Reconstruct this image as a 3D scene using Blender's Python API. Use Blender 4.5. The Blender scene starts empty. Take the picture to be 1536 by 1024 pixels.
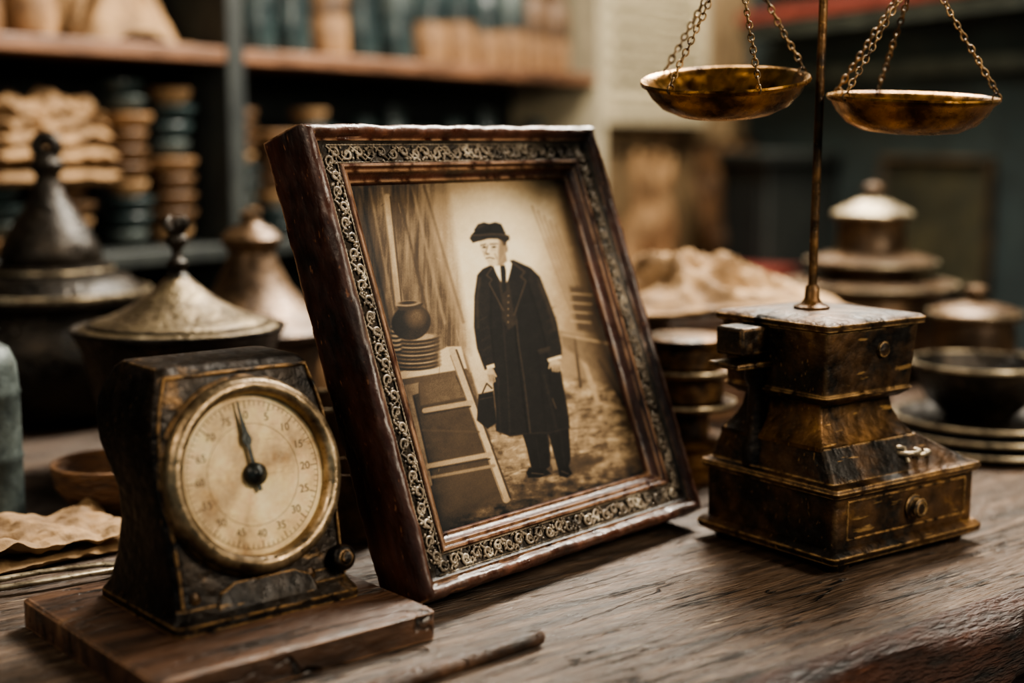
import bpy, bmesh, math, random
import numpy as np
from mathutils import Vector, Matrix, noise
random.seed(4)
T=0.78
sc=bpy.context.scene
COL=sc.collection

def lin(c):
    return tuple(((x/255)/12.92 if x/255<=0.04045 else ((x/255+0.055)/1.055)**2.4) for x in c)
def rgba(c): return (*lin(c),1)

# ---------------------------------------------------------------- materials
def mat(name,c1,c2,c3=None,scale=20,stretch=(1,1,1),rough=.5,rvar=.15,metal=0,bump=.3,bdist=.001,detail=8,fine=6,pos=(.35,.62),spec=.5,coat=0,wear=None,wr=.0018,cracks=None,scratch=None):
    m=bpy.data.materials.new(name); m.use_nodes=True
    nt=m.node_tree; N=nt.nodes; L=nt.links; b=N['Principled BSDF']
    tc=N.new('ShaderNodeTexCoord'); mp=N.new('ShaderNodeMapping'); mp.inputs['Scale'].default_value=stretch
    L.new(tc.outputs['Object'],mp.inputs['Vector'])
    n1=N.new('ShaderNodeTexNoise'); n1.inputs['Scale'].default_value=scale; n1.inputs['Detail'].default_value=detail; n1.inputs['Roughness'].default_value=.65
    L.new(mp.outputs[0],n1.inputs['Vector'])
    r=N.new('ShaderNodeValToRGB'); L.new(n1.outputs['Fac'],r.inputs[0])
    e=r.color_ramp.elements; e[0].position=pos[0]; e[0].color=rgba(c1); e[1].position=pos[1]; e[1].color=rgba(c2)
    if c3:
        x=r.color_ramp.elements.new(min(.95,pos[1]+.14)); x.color=rgba(c3)
    n2=N.new('ShaderNodeTexNoise'); n2.inputs['Scale'].default_value=scale*fine; n2.inputs['Detail'].default_value=6
    L.new(mp.outputs[0],n2.inputs['Vector'])
    mx=N.new('ShaderNodeMix'); mx.data_type='RGBA'; mx.blend_type='OVERLAY'; mx.inputs[0].default_value=.5
    L.new(r.outputs[0],mx.inputs[6]); L.new(n2.outputs['Fac'],mx.inputs[7]); col=mx.outputs[2]
    def mixcol(fac,c):
        nonlocal col
        k=N.new('ShaderNodeMix'); k.data_type='RGBA'; L.new(fac,k.inputs[0]); L.new(col,k.inputs[6]); k.inputs[7].default_value=rgba(c); col=k.outputs[2]
    def rng_(src,a,b_,lo=0,hi=1):
        k=N.new('ShaderNodeMapRange'); k.inputs[1].default_value=a;k.inputs[2].default_value=b_;k.inputs[3].default_value=lo;k.inputs[4].default_value=hi
        L.new(src,k.inputs[0]); return k.outputs[0]
    def math_(op,a,b_):
        k=N.new('ShaderNodeMath'); k.operation=op
        for i,s in enumerate((a,b_)):
            if isinstance(s,(int,float)): k.inputs[i].default_value=s
            else: L.new(s,k.inputs[i])
        return k.outputs[0]
    hgt=math_('ADD',n1.outputs['Fac'],n2.outputs['Fac'])
    if scratch:
        sm=N.new('ShaderNodeMapping'); sm.inputs['Rotation'].default_value=(.5,.3,.7); sm.inputs['Scale'].default_value=(1,16,5); L.new(tc.outputs['Object'],sm.inputs['Vector'])
        ns=N.new('ShaderNodeTexNoise'); ns.inputs['Scale'].default_value=scale*2.2; ns.inputs['Detail'].default_value=3; L.new(sm.outputs[0],ns.inputs['Vector'])
        sf=rng_(ns.outputs['Fac'],.66,.72,0,.7); mixcol(sf,scratch)
    if cracks:
        cm=N.new('ShaderNodeMapping'); cm.inputs['Scale'].default_value=cracks[1]; L.new(tc.outputs['Object'],cm.inputs['Vector'])
        nc=N.new('ShaderNodeTexNoise'); nc.inputs['Scale'].default_value=cracks[0]; nc.inputs['Detail'].default_value=5; nc.inputs['Distortion'].default_value=.4; L.new(cm.outputs[0],nc.inputs['Vector'])
        dd=math_('ABSOLUTE',math_('SUBTRACT',nc.outputs['Fac'],.5),0); cf=rng_(dd,.002,.015,1,0)
        k2=N.new('ShaderNodeTexNoise'); k2.inputs['Scale'].default_value=9; L.new(tc.outputs['Object'],k2.inputs['Vector'])
        cf=math_('MULTIPLY',cf,rng_(k2.outputs['Fac'],.40,.52,0,1)); mixcol(cf,cracks[2]); hgt=math_('SUBTRACT',hgt,math_('MULTIPLY',cf,.9))
    if wear:
        bv=N.new('ShaderNodeBevel'); bv.samples=4; bv.inputs['Radius'].default_value=wr
        ge=N.new('ShaderNodeNewGeometry'); dp=N.new('ShaderNodeVectorMath'); dp.operation='DOT_PRODUCT'
        L.new(bv.outputs[0],dp.inputs[0]); L.new(ge.outputs['Normal'],dp.inputs[1])
        f=rng_(dp.outputs['Value'],.995,.90,0,1); f=math_('MULTIPLY',f,rng_(n2.outputs['Fac'],.36,.56,0,.95)); mixcol(f,wear)
    L.new(col,b.inputs['Base Color'])
    L.new(rng_(n2.outputs['Fac'],.3,.7,max(.05,rough-rvar),min(1,rough+rvar)),b.inputs['Roughness'])
    b.inputs['Metallic'].default_value=metal
    b.inputs['Specular IOR Level'].default_value=spec
    b.inputs['Coat Weight'].default_value=coat; b.inputs['Coat Roughness'].default_value=.25
    if bump:
        bp=N.new('ShaderNodeBump'); bp.inputs['Strength'].default_value=bump; bp.inputs['Distance'].default_value=bdist
        L.new(hgt,bp.inputs['Height']); L.new(bp.outputs[0],b.inputs['Normal'])
    return m

M={}
M['table']=mat('table_wood',(34,26,20),(96,77,62),(152,133,114),scale=9,stretch=(1,12,3),rough=.42,rvar=.22,bump=1,bdist=.0028,fine=6,cracks=(4.5,(1,11,2),(9,7,6)),scratch=(160,142,122))
M['tabledge']=mat('table_edge_wood',(12,8,6),(72,40,25),(150,92,56),scale=14,stretch=(1,4,5),rough=.5,bump=1,bdist=.008)
M['frame']=mat('frame_wood',(20,11,8),(76,41,28),(134,84,56),scale=12,stretch=(1.6,1.6,.7),rough=.40,bump=1,bdist=.0016,coat=.08,wear=(176,136,102),wr=.0024,scratch=(140,94,64))
M['framedark']=mat('frame_groove',(20,17,14),(58,49,40),scale=60,rough=.5,bump=.8,bdist=.0008)
M['carve']=mat('carved_gilding',(46,40,34),(136,122,104),(206,196,176),scale=50,rough=.42,metal=.2,bump=.6,bdist=.0005,pos=(.32,.56))
M['board']=mat('board_wood',(29,19,14),(86,60,43),(138,108,80),scale=9,stretch=(1,9,3),rough=.42,bump=1,bdist=.002,wear=(170,130,98),wr=.002,cracks=(7,(1,8,2),(12,8,6)))
M['iron']=mat('dark_cast_iron',(13,10,8),(42,32,22),(126,94,56),scale=22,rough=.46,metal=.5,bump=1,bdist=.0017,pos=(.43,.60),wear=(178,138,88),wr=.0024,scratch=(124,96,60))
M['brassdark']=mat('tarnished_brass',(24,17,10),(106,76,42),(176,136,80),scale=22,rough=.45,metal=.6,bump=1,bdist=.0012,pos=(.40,.62),scratch=(180,140,86))
M['boxmetal']=mat('weathered_bronze',(18,14,10),(80,56,32),(160,118,66),scale=17,rough=.50,metal=.45,bump=1,bdist=.002,pos=(.42,.60),wear=(198,160,108),wr=.0024,scratch=(160,126,80))
M['pan']=mat('polished_pan_brass',(76,50,24),(174,130,70),(222,184,120),scale=20,rough=.28,rvar=.12,metal=.9,bump=.5,bdist=.0007,pos=(.40,.58),scratch=(96,66,34))
M['brass']=mat('bezel_brass',(70,58,43),(150,130,102),(196,178,148),scale=35,rough=.38,metal=.8,bump=.7,bdist=.0006,scratch=(64,52,36))
M['chain']=mat('chain_metal',(50,40,30),(140,114,80),scale=90,rough=.4,metal=.8,bump=.2)
M['dial']=mat('aged_dial_paper',(132,96,54),(214,186,138),(230,208,166),scale=24,rough=.5,bump=.1,pos=(.34,.53),scratch=(138,104,62))
M['inkfade']=mat('faded_ink',(56,42,28),(92,70,46),scale=60,rough=.6,bump=0)
M['needle']=mat('needle_steel',(20,24,24),(50,54,52),scale=60,rough=.35,metal=.5,bump=.2)
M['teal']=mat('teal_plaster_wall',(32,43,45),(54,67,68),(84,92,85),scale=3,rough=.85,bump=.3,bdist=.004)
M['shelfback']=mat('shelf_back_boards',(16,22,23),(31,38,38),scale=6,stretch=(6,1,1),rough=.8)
M['shelf']=mat('shelf_wood',(66,45,33),(130,94,70),scale=12,stretch=(1,8,8),rough=.5)
M['post']=mat('shelf_post_wood',(24,29,30),(46,50,47),scale=12,stretch=(8,8,1),rough=.6)
M['pale']=mat('pale_painted_wood',(144,136,116),(200,186,156),scale=9,stretch=(6,6,1),rough=.7)
M['jardark']=mat('teal_glazed_jar',(26,35,37),(58,72,72),scale=14,rough=.3,bump=.2)
M['jartan']=mat('tan_stoneware',(106,79,55),(164,128,92),scale=18,rough=.55)
M['bowlbrown']=mat('brown_stoneware',(58,43,31),(118,90,64),scale=18,rough=.5)
M['sack']=mat('burlap_cloth',(100,77,53),(158,126,90),scale=22,rough=.9,bump=.5,bdist=.002)
M['cloth']=mat('rough_linen',(104,80,54),(162,132,96),(190,162,124),scale=14,rough=.9,bump=.9,bdist=.003)
M['potblack']=mat('blackened_pot',(14,13,11),(45,38,30),(90,74,54),scale=18,rough=.38,metal=.45,bump=1,bdist=.0024,scratch=(98,80,58))
M['lid']=mat('pitted_lid_metal',(54,44,32),(134,118,92),(194,178,148),scale=30,rough=.36,metal=.6,bump=1,bdist=.002,pos=(.34,.62),scratch=(60,50,38))
M['copper']=mat('old_copper',(40,30,22),(100,78,56),(146,118,88),scale=18,rough=.42,metal=.5,bump=.9)
M['rim']=mat('worn_rim_metal',(98,86,70),(184,170,144),scale=30,rough=.35,metal=.7)
M['tin']=mat('blue_grey_tin',(42,52,54),(88,96,92),scale=16,rough=.5,metal=.35,bump=.6)
M['wood']=mat('bowl_wood',(56,37,25),(130,94,62),(180,138,98),scale=16,stretch=(1,1,5),rough=.5,bump=1,bdist=.003)
M['red']=mat('faded_red_paint',(96,36,32),(136,64,54),scale=12,rough=.7)
M['floor']=mat('floor_boards',(24,17,13),(56,40,30),scale=4,stretch=(1,8,1),rough=.6)
M['ceil']=mat('ceiling_plaster',(60,62,58),(84,84,76),scale=3,rough=.9)
M['canvas']=mat('dim_painting',(32,38,34),(72,70,52),(112,94,62),scale=7,rough=.6)
M['picframe']=mat('dim_frame_wood',(34,30,24),(76,62,44),scale=20,rough=.5)
M['door']=mat('weathered_door_boards',(86,70,52),(152,128,96),scale=5,stretch=(7,1,1),rough=.75)

# ---------------------------------------------------------------- mesh helpers
def empty(name,loc=(0,0,0),rotz=0,parent=None,mw=None):
    o=bpy.data.objects.new(name,None); o.empty_display_size=.02; COL.objects.link(o)
    if parent: o.parent=parent
    if mw is not None: o.matrix_world=mw
    else:
        o.location=loc; o.rotation_euler=(0,0,math.radians(rotz))
    return o
def mesh(name,v,f,m,parent=None,loc=(0,0,0),rot=(0,0,0),smooth=True,mats=None,fm=None,angle=None):
    me=bpy.data.meshes.new(name); me.from_pydata([tuple(p) for p in v],[],f)
    bm=bmesh.new(); bm.from_mesh(me); bmesh.ops.recalc_face_normals(bm,faces=bm.faces); 
    bm.to_mesh(me); bm.free()
    for x in (mats or [m]): me.materials.append(x)
    if fm: me.polygons.foreach_set('material_index',fm)
    if smooth:
        me.polygons.foreach_set('use_smooth',[True]*len(me.polygons))
        try: me.set_sharp_from_angle(angle=math.radians(angle or 38))
        except Exception: pass
    o=bpy.data.objects.new(name,me); COL.objects.link(o)
    if parent: o.parent=parent
    o.location=loc; o.rotation_euler=rot
    return o
def bevel(o,w,s=3):
    b=o.modifiers.new('bevel','BEVEL'); b.width=w; b.segments=s; b.limit_method='ANGLE'; b.angle_limit=math.radians(40)
def lathe(name,prof,m,parent=None,loc=(0,0,0),rot=(0,0,0),seg=56,mats=None,split=None):
    v=[];f=[];fm=[];rings=[]
    for r,z in prof:
        if r<1e-6: rings.append([len(v)]); v.append((0,0,z))
        else:
            i0=len(v); rings.append(list(range(i0,i0+seg)))
            for k in range(seg):
                a=2*math.pi*k/seg; v.append((r*math.cos(a),r*math.sin(a),z))
    for j in range(len(rings)-1):
        A,B=rings[j],rings[j+1]
        mi=0
        if split:
            for q,(z0) in enumerate(split):
                if j>=z0: mi=q+1
        for k in range(seg):
            k2=(k+1)%seg
            if len(A)==1 and len(B)==1: continue
            if len(A)==1: f.append((A[0],B[k],B[k2]))
            elif len(B)==1: f.append((A[k],A[k2],B[0]))
            else: f.append((A[k],A[k2],B[k2],B[k]))
            fm.append(mi)
    return mesh(name,v,f,m,parent,loc,rot,mats=mats,fm=fm if split else None,angle=50)
def box(name,size,loc,m,parent=None,rot=(0,0,0),bw=.002,seg=2):
    x,y,z=[s/2 for s in size]
    v=[(-x,-y,-z),(x,-y,-z),(x,y,-z),(-x,y,-z),(-x,-y,z),(x,-y,z),(x,y,z),(-x,y,z)]
    f=[(0,3,2,1),(4,5,6,7),(0,1,5,4),(1,2,6,5),(2,3,7,6),(3,0,4,7)]
    o=mesh(name,v,f,m,parent,loc,rot)
    if bw: bevel(o,bw,seg)
    return o
def rrect(x0,x1,y0,y1,r,z,n=5):
    pts=[]
    for cx,cy,a0 in ((x1-r,y1-r,0),(x0+r,y1-r,90),(x0+r,y0+r,180),(x1-r,y0+r,270)):
        for k in range(n):
            a=math.radians(a0+90*k/(n-1)); pts.append((cx+r*math.cos(a),cy+r*math.sin(a),z))
    return pts
def loft(name,secs,m,parent=None,loc=(0,0,0),rot=(0,0,0),r=.004,n=5):
    v=[];f=[]
    for s in secs:
        rr=s[5] if len(s)>5 else r
        v+=rrect(s[1],s[2],s[3],s[4],rr,s[0],n)
    q=4*n
    for j in range(len(secs)-1):
        for k in range(q):
            f.append((j*q+k,j*q+(k+1)%q,(j+1)*q+(k+1)%q,(j+1)*q+k))
    f.append(tuple(reversed(range(q)))); f.append(tuple(range((len(secs)-1)*q,len(secs)*q)))
    return mesh(name,v,f,m,parent,loc,rot,angle=32)
def tube_geo(pts,rad,V,F,seg=8,closed=False,flat=1.0):
    pts=[Vector(p) for p in pts]; n=len(pts); base=len(V)
    up=None
    for i,p in enumerate(pts):
        a=pts[(i-1)%n] if (closed or i>0) else p
        b=pts[(i+1)%n] if (closed or i<n-1) else p
        t=(b-a).normalized()
        if up is None:
            up=Vector((0,0,1)) if abs(t.z)<.9 else Vector((1,0,0))
        s=t.cross(up).normalized(); u=s.cross(t).normalized(); up=u
        r=rad[i] if isinstance(rad,(list,tuple)) else rad
        for k in range(seg):
            an=2*math.pi*k/seg; V.append(p+s*(r*math.cos(an))+u*(r*flat*math.sin(an)))
    for i in range(n if closed else n-1):
        i2=(i+1)%n
        for k in range(seg):
            F.append((base+i*seg+k,base+i*seg+(k+1)%seg,base+i2*seg+(k+1)%seg,base+i2*seg+k))
    if not closed:
        F.append(tuple(base+k for k in reversed(range(seg)))); F.append(tuple(base+(n-1)*seg+k for k in range(seg)))
def tube(name,pts,rad,m,parent=None,loc=(0,0,0),rot=(0,0,0),seg=10,closed=False,flat=1.0):
    V=[];F=[]; tube_geo(pts,rad,V,F,seg,closed,flat); return mesh(name,V,F,m,parent,loc,rot,angle=60)
def torus_pts(R,n=20,ax='z',sx=1,sy=1):
    o=[]
    for k in range(n):
        a=2*math.pi*k/n; c,s=R*math.cos(a)*sx,R*math.sin(a)*sy
        o.append((c,s,0) if ax=='z' else ((c,0,s) if ax=='y' else (0,c,s)))
    return o
def circ(r,z,n=60): return [(r*math.cos(q/n*2*math.pi),r*math.sin(q/n*2*math.pi),z) for q in range(n)]

# ---------------------------------------------------------------- ROOM
def wallbox(name,org,ang,x0,x1,y0,y1,z0,z1,m):
    a=math.radians(ang); cx,cy=(x0+x1)/2,(y0+y1)/2
    X=org[0]+cx*math.cos(a)-cy*math.sin(a); Y=org[1]+cx*math.sin(a)+cy*math.cos(a)
    return box(name,(x1-x0,y1-y0,z1-z0),(X,Y,(z0+z1)/2),m,rot=(0,0,a),bw=0)
OL=(-.75,1.95); AL=55
OR=(.605,3.88); AR=math.degrees(math.atan2(-.917,.4))
wallbox('wall_left',OL,AL,-3.2,2.46,0,.1,0,2.6,M['teal'])
wallbox('wall_right',OR,AR,0,4.4,0,.1,0,2.6,M['teal'])
box('floor',(5.2,5.6,.05),(0,1.5,-.025),M['floor'],bw=0)
box('ceiling',(5.2,5.6,.05),(0,1.5,2.625),M['ceil'],bw=0)

# ---------------------------------------------------------------- TABLE
tb=empty('old_wooden_table',(.19,.77,0),38)
nx=160; V=[];F=[]; L0,L1,D=-.6,1.15,.95
prof=[(0.012,-.055),(0.003,-.05),(-.001,-.035),(0.0,-.018),(.004,-.006),(.012,-.001),(.022,0)]
for i in range(nx+1):
    x=L0+(L1-L0)*i/nx
    for j,(y,z) in enumerate(prof):
        w=noise.noise(Vector((x*9,j*.4,0)))*.007+noise.noise(Vector((x*40,j*.9,3)))*.0045
        k=1 if j<6 else .6
        V.append((x,y+w*k+.004*(j<6),z+(abs(w)*-.5 if 3<=j<=5 else 0)))
    V.append((x,D,0)); V.append((x,D,-.055))
q=len(prof)+2
fm=[]
for i in range(nx):
    for j in range(q):
        F.append((i*q+j,(i+1)*q+j,(i+1)*q+(j+1)%q,i*q+(j+1)%q)); fm.append(0 if j>=len(prof)-1 else 1)
F.append(tuple(range(q))); F.append(tuple(reversed(range(nx*q,nx*q+q)))); fm+=[0,0]
mesh('top',V,F,None,tb,(0,0,T),mats=[M['table'],M['tabledge']],fm=fm,angle=50)
for i,(x,y) in enumerate(((L0+.06,.06),(L1-.06,.06),(L0+.06,D-.06),(L1-.06,D-.06))):
    box(f'leg_{i+1}',(.07,.07,T-.055),(x,y,(T-.055)/2),M['tabledge'],tb)
box('apron_front',(L1-L0-.12,.02,.08),((L0+L1)/2,.06,T-.095),M['tabledge'],tb)
box('apron_back',(L1-L0-.12,.02,.08),((L0+L1)/2,D-.06,T-.095),M['tabledge'],tb)

# ---------------------------------------------------------------- PICTURE FRAME
W,H=.298,.312
th=math.radians(48.4); ph=math.radians(20.6)
d=Vector((math.cos(th),math.sin(th),0))
up=Vector((-math.sin(th)*math.sin(ph),math.cos(th)*math.sin(ph),math.cos(ph)))
bk=Vector((-math.sin(th)*math.cos(ph),math.cos(th)*math.cos(ph),-math.sin(ph)))
mw=Matrix(((d.x,bk.x,up.x,-.0501),(d.y,bk.y,up.y,.837),(d.z,bk.z,up.z,T+.0152),(0,0,0,1)))
pf=empty('framed_photograph',mw=mw)
prof=[(.0,.042),(0,.008),(.0006,.0045),(.002,.0015),(.0042,0),(.0062,0),(.0082,.0016),(.0094,.0048),(.0106,.0056),(.0116,.0048),(.0126,.0062),
      (.0138,.0072),(.0258,.0086),(.0266,.0066),(.0276,.0052),(.0290,.0052),(.0300,.0075),(.0310,.0082),(.0322,.0072),(.0334,.0095),(.0345,.0125),(.0368,.0135),(.0378,.0128),(.039,.0155),(.039,.040)]
def sweep_frame(name,prof,W,H,m,parent,mats=None,fmf=None,rough=0):
    V=[];F=[];fm=[];n=80
    for (i,y) in prof:
        c=[(i,y,i),(W-i,y,i),(W-i,y,H-i),(i,y,H-i)]
        for e in range(4):
            a=Vector(c[e]);b=Vector(c[(e+1)%4])
            for k in range(n):
                p=a.lerp(b,k/n)
                if rough and i<.01:
                    nn=noise.noise_vector(p*55)*rough+noise.noise_vector(p*180)*rough*.6
                    p=p+Vector((nn.x,nn.y if y<.03 else 0,nn.z if y<.03 else abs(nn.z)*.5))
                V.append(p)
    q=4*n
    for j in range(len(prof)):
        j2=(j+1)%len(prof)
        for k in range(q):
            F.append((j*q+k,j*q+(k+1)%q,j2*q+(k+1)%q,j2*q+k)); fm.append(fmf(j) if fmf else 0)
    return mesh(name,V,F,m,parent,mats=mats,fm=fm,angle=50)
sweep_frame('moulding',prof,W,H,None,pf,mats=[M['frame'],M['framedark']],fmf=lambda j:1 if 9<=j<=12 else 0,rough=.0011)
V=[];F=[]
orr=random.Random(9)
def ornament(a,b,inw):
    a=Vector(a);b=Vector(b);Lg=(b-a).length; t=(b-a).normalized(); y=.0074
    nrep=max(1,round(Lg/.0105)); per=Lg/nrep
    def P(s,q,dz=0): p=a+t*s+inw*q; p.y=y-dz; return p
    for k in range(nrep):
        c=per*(k+.5); sg=1 if k%2 else -1
        pts=[];rd=[]
        for q in range(15):
            an=q/14*math.pi*2.3; r=.0043*(1-q/14*.72)
            pts.append(P(c+sg*0+r*math.cos(an)*1.05,sg*(.0006+r*math.sin(an)),.0008+.0004*q/14)); rd.append(.00065+.00050*math.sin(math.pi*q/14))
        tube_geo(pts,rd,V,F,6)
        pts=[P(c-per*.55+per*1.1*q/6,sg*(-.0052+.0104*(q/6)),.0006) for q in range(7)]
        tube_geo(pts,[.0004,.0009,.0011,.0011,.0010,.0008,.0004],V,F,6)
        for m_i in range(8):
            an=orr.uniform(0,6.28); q0=orr.uniform(-.0050,.0050); s0=c+orr.uniform(-.5,.5)*per; ln=orr.uniform(.0016,.0032)
            pts=[P(s0+ln*(u-.5)*math.cos(an),max(-.0058,min(.0058,q0+ln*(u-.5)*math.sin(an)+.0007*math.sin(u*3.1))),.0005+.0006*math.sin(math.pi*u)) for u in (0,.3,.6,1)]
            tube_geo(pts,[.0003,.0010,.0009,.0003],V,F,6)
    for off in (-.0061,.0061):
        nb=int(Lg/.0028)
        pts=[];rd=[]
        for q in range(nb*2+1):
            pts.append(P(Lg*q/(nb*2),off,.0002)); rd.append(.0004 if q%2 else .00075)
        tube_geo(pts,rd,V,F,6)
m_=.0198
ornament((m_,0,m_),(W-m_,0,m_),Vector((0,0,1)))
ornament((W-m_,0,m_),(W-m_,0,H-m_),Vector((-1,0,0)))
ornament((W-m_,0,H-m_),(m_,0,H-m_),Vector((0,0,-1)))
ornament((m_,0,H-m_),(m_,0,m_),Vector((1,0,0)))
mesh('carved_ornament',V,F,M['carve'],pf,angle=80)
box('backing_board',(W-.03,.004,H-.03),(W/2,.032,H/2),M['framedark'],pf,bw=.001)
box('easel_strut',(.05,.004,.184),(W/2,.0685,.1125),M['framedark'],pf,rot=(math.radians(19.5),0,0),bw=.001)

# ---- the old print: painted per-vertex on a flat fine grid
nxp,nzp=460,500
quad=[(526,254),(845,261),(980,722),(667,796)]  # TL TR BR BL
src=[(0,1),(1,1),(1,0),(0,0)]
A=[];B=[]
for (x,y),(u,v) in zip(src,quad):
    A.append([x,y,1,0,0,0,-u*x,-u*y]);B.append(u)
    A.append([0,0,0,x,y,1,-v*x,-v*y]);B.append(v)
h=np.linalg.solve(np.array(A,float),np.array(B,float))
gx,gz=np.meshgrid(np.linspace(0,1,nxp),np.linspace(0,1,nzp))
gx=gx.ravel();gz=gz.ravel()
w_=h[6]*gx+h[7]*gz+1; U=(h[0]*gx+h[1]*gz+h[2])/w_; Vv=(h[3]*gx+h[4]*gz+h[5])/w_
rng=np.random.RandomState(3)
def vnoise(sx,sy,seed=0,oct=4):
    out=np.zeros_like(U);amp=1;tot=0
    for o in range(oct):
        r=np.random.RandomState(seed+o*17).rand(64,64)
        x=U/sx*(2**o);y=Vv/sy*(2**o); xi=np.floor(x).astype(int);yi=np.floor(y).astype(int);fx=x-xi;fy=y-yi
        fx=fx*fx*(3-2*fx);fy=fy*fy*(3-2*fy); g=lambda i,j:r[i%64,j%64]
        out+=amp*((g(xi,yi)*(1-fx)+g(xi+1,yi)*fx)*(1-fy)+(g(xi,yi+1)*(1-fx)+g(xi+1,yi+1)*fx)*fy); tot+=amp; amp*=.55
    return out/tot
def sdf_poly(P):
    P=np.array(P,float);n=len(P);dmin=np.full(U.shape,1e9);ins=np.zeros(U.shape,bool)
    for i in range(n):
        a=P[i];b=P[(i+1)%n];e=b-a
        wx=U-a[0];wy=Vv-a[1]; t=np.clip((wx*e[0]+wy*e[1])/max(1e-9,e@e),0,1)
        dmin=np.minimum(dmin,np.hypot(wx-e[0]*t,wy-e[1]*t))
        if abs(e[1])>1e-9:
            c=((a[1]<=Vv)&(b[1]>Vv))|((b[1]<=Vv)&(a[1]>Vv)); xx=a[0]+(Vv-a[1])/e[1]*e[0]; ins^=c&(U<xx)
    return np.where(ins,-dmin,dmin)
lum=np.full(U.shape,.6)
def put(sd,l,soft=1.2,alpha=1):
    global lum
    k=np.clip(.5-sd/(2*soft),0,1)*alpha; lum=lum*(1-k)+l*k
def poly(P,l,soft=1.2,alpha=1): put(sdf_poly(P),l,soft,alpha)
def line(P,w,l,soft=1,alpha=1):
    dm=np.full(U.shape,1e9)
    for a,b in zip(P[:-1],P[1:]):
        a=np.array(a,float);b=np.array(b,float);e=b-a;wx=U-a[0];wy=Vv-a[1];t=np.clip((wx*e[0]+wy*e[1])/(e@e),0,1)
        dm=np.minimum(dm,np.hypot(wx-e[0]*t,wy-e[1]*t))
    put(dm-w/2,l,soft,alpha)
def ell(cx,cy,rx,ry,l,soft=1.2,alpha=1):
    put((np.hypot((U-cx)/rx,(Vv-cy)/ry)-1)*min(rx,ry),l,soft,alpha)
n1=vnoise(40,40,1);n2=vnoise(9,9,5);n3=vnoise(7,90,9);n4=vnoise(26,8,21)
lum=.64+.30*np.exp(-(((U-740)/85)**2+((Vv-390)/150)**2))+(n1-.5)*.16
lum-=np.clip((U-790)/200,0,1)*.26
k=np.clip(.5-sdf_poly([(500,240),(632,240),(655,330),(690,470),(712,560),(700,640),(560,640)])/14,0,1)
lum=lum*(1-k)+(.42+(n3-.5)*.42)*k
k=np.clip(.5-sdf_poly([(640,250),(672,250),(705,470),(712,520),(688,500)])/10,0,1)*.55
lum=lum*(1-k)+(.50+(n3-.5)*.3)*k
for x0,x1,l in ((545,590,.2),(578,615,.68),(600,650,.26),(622,672,.62),(560,600,.60),(533,570,.25),(640,700,.35)):
    line([(x0,262),(x1,470)],3.5,l,2,.65)
line([(585,275),(603,438)],9,.72,1.5,.8); line([(590,275),(608,438)],2,.25,1,.8)
poly([(840,262),(860,262),(985,720),(960,700),(905,560)],.33,12,.8)
for s in range(5): line([(800+s*9,300+s*8),(868+s*10,480+s*14)],1.6,.38,1.2,.5)
poly([(858,425),(880,428),(908,482),(905,500),(872,492)],.33,3,.9)
for s in range(4): line([(862,436+s*14),(892,440+s*14)],3,.66,1.5,.8)
k=np.clip(.5-sdf_poly([(600,610),(735,590),(850,560),(930,585),(1000,640),(1010,760),(640,830)])/10,0,1)
lum=lum*(1-k)+(.52+(n4-.5)*.55+(n2-.5)*.3-np.clip((Vv-690)/110,0,1)*.2)*k
for s in range(40):
    x=690+rng.rand()*270;y=600+rng.rand()*160
    line([(x,y),(x+8+rng.rand()*26,y+rng.rand()*12-9)],1.3,.24 if s%2 else .74,1,.55)
line([(870,505),(905,606)],7,.62,1.2); line([(868,505),(878,580)],4,.26,1.2,.8)
poly([(845,492),(890,505),(955,600),(948,612),(905,560),(850,515)],.40,2,.7)
line([(850,498),(935,520)],4,.68,1.5,.7); line([(905,540),(945,612)],4,.25,1.5,.6); line([(890,470),(930,560)],5,.28,3,.6)
poly([(604,545),(700,520),(728,600),(762,735),(700,770),(665,788),(640,720),(618,640)],.25,4,.92)
poly([(655,700),(750,690),(775,745),(700,775),(668,790)],.31,5,.8)
poly([(604,542),(650,520),(676,506),(697,507),(707,543),(640,552),(606,556)],.74,1.2)
poly([(606,552),(706,541),(708,549),(607,562)],.36,1)
poly([(612,561),(634,558),(634,575),(616,580)],.52,1)
poly([(634,558),(712,548),(722,583),(637,594)],.38,1.5)
line([(690,552),(752,690)],1.5,.2,1)
line([(684,512),(768,748)],11,.68,1.2); line([(690,512),(774,745)],2.5,.24,1); line([(681,520),(763,746)],1.2,.4,.8,.8)
line([(621,580),(652,716)],8,.55,1.2); line([(627,580),(657,716)],2,.2,1)
line([(643,602),(712,594)],8,.63,1.2);line([(643,608),(712,600)],2,.18,1)
line([(650,688),(742,676)],8,.63,1.2);line([(650,694),(742,683)],2,.18,1)
line([(655,706),(748,694)],5,.52,1.2)
line([(640,632),(725,640)],3,.34,1.2,.7)
for s in range(8):
    cy=533-s*6; ell(632,cy,33-s*.4,7,.18,1); ell(631,cy-2,32-s*.4,5.2,.62 if s%2 else .46,1)
for s in range(6):
    cy=507-s*7; ell(600,cy,9,4.5,.2,1); ell(600,cy-1.5,8,3,.66,1)
ell(622,466,29,27,.17,1.2); ell(629,458,13,13,.44,7,.8); poly([(600,440),(640,438),(634,446),(606,448)],.22,1); ell(617,437,17,4.5,.58,1); ell(617,436,12,2.6,.2,1)
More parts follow.
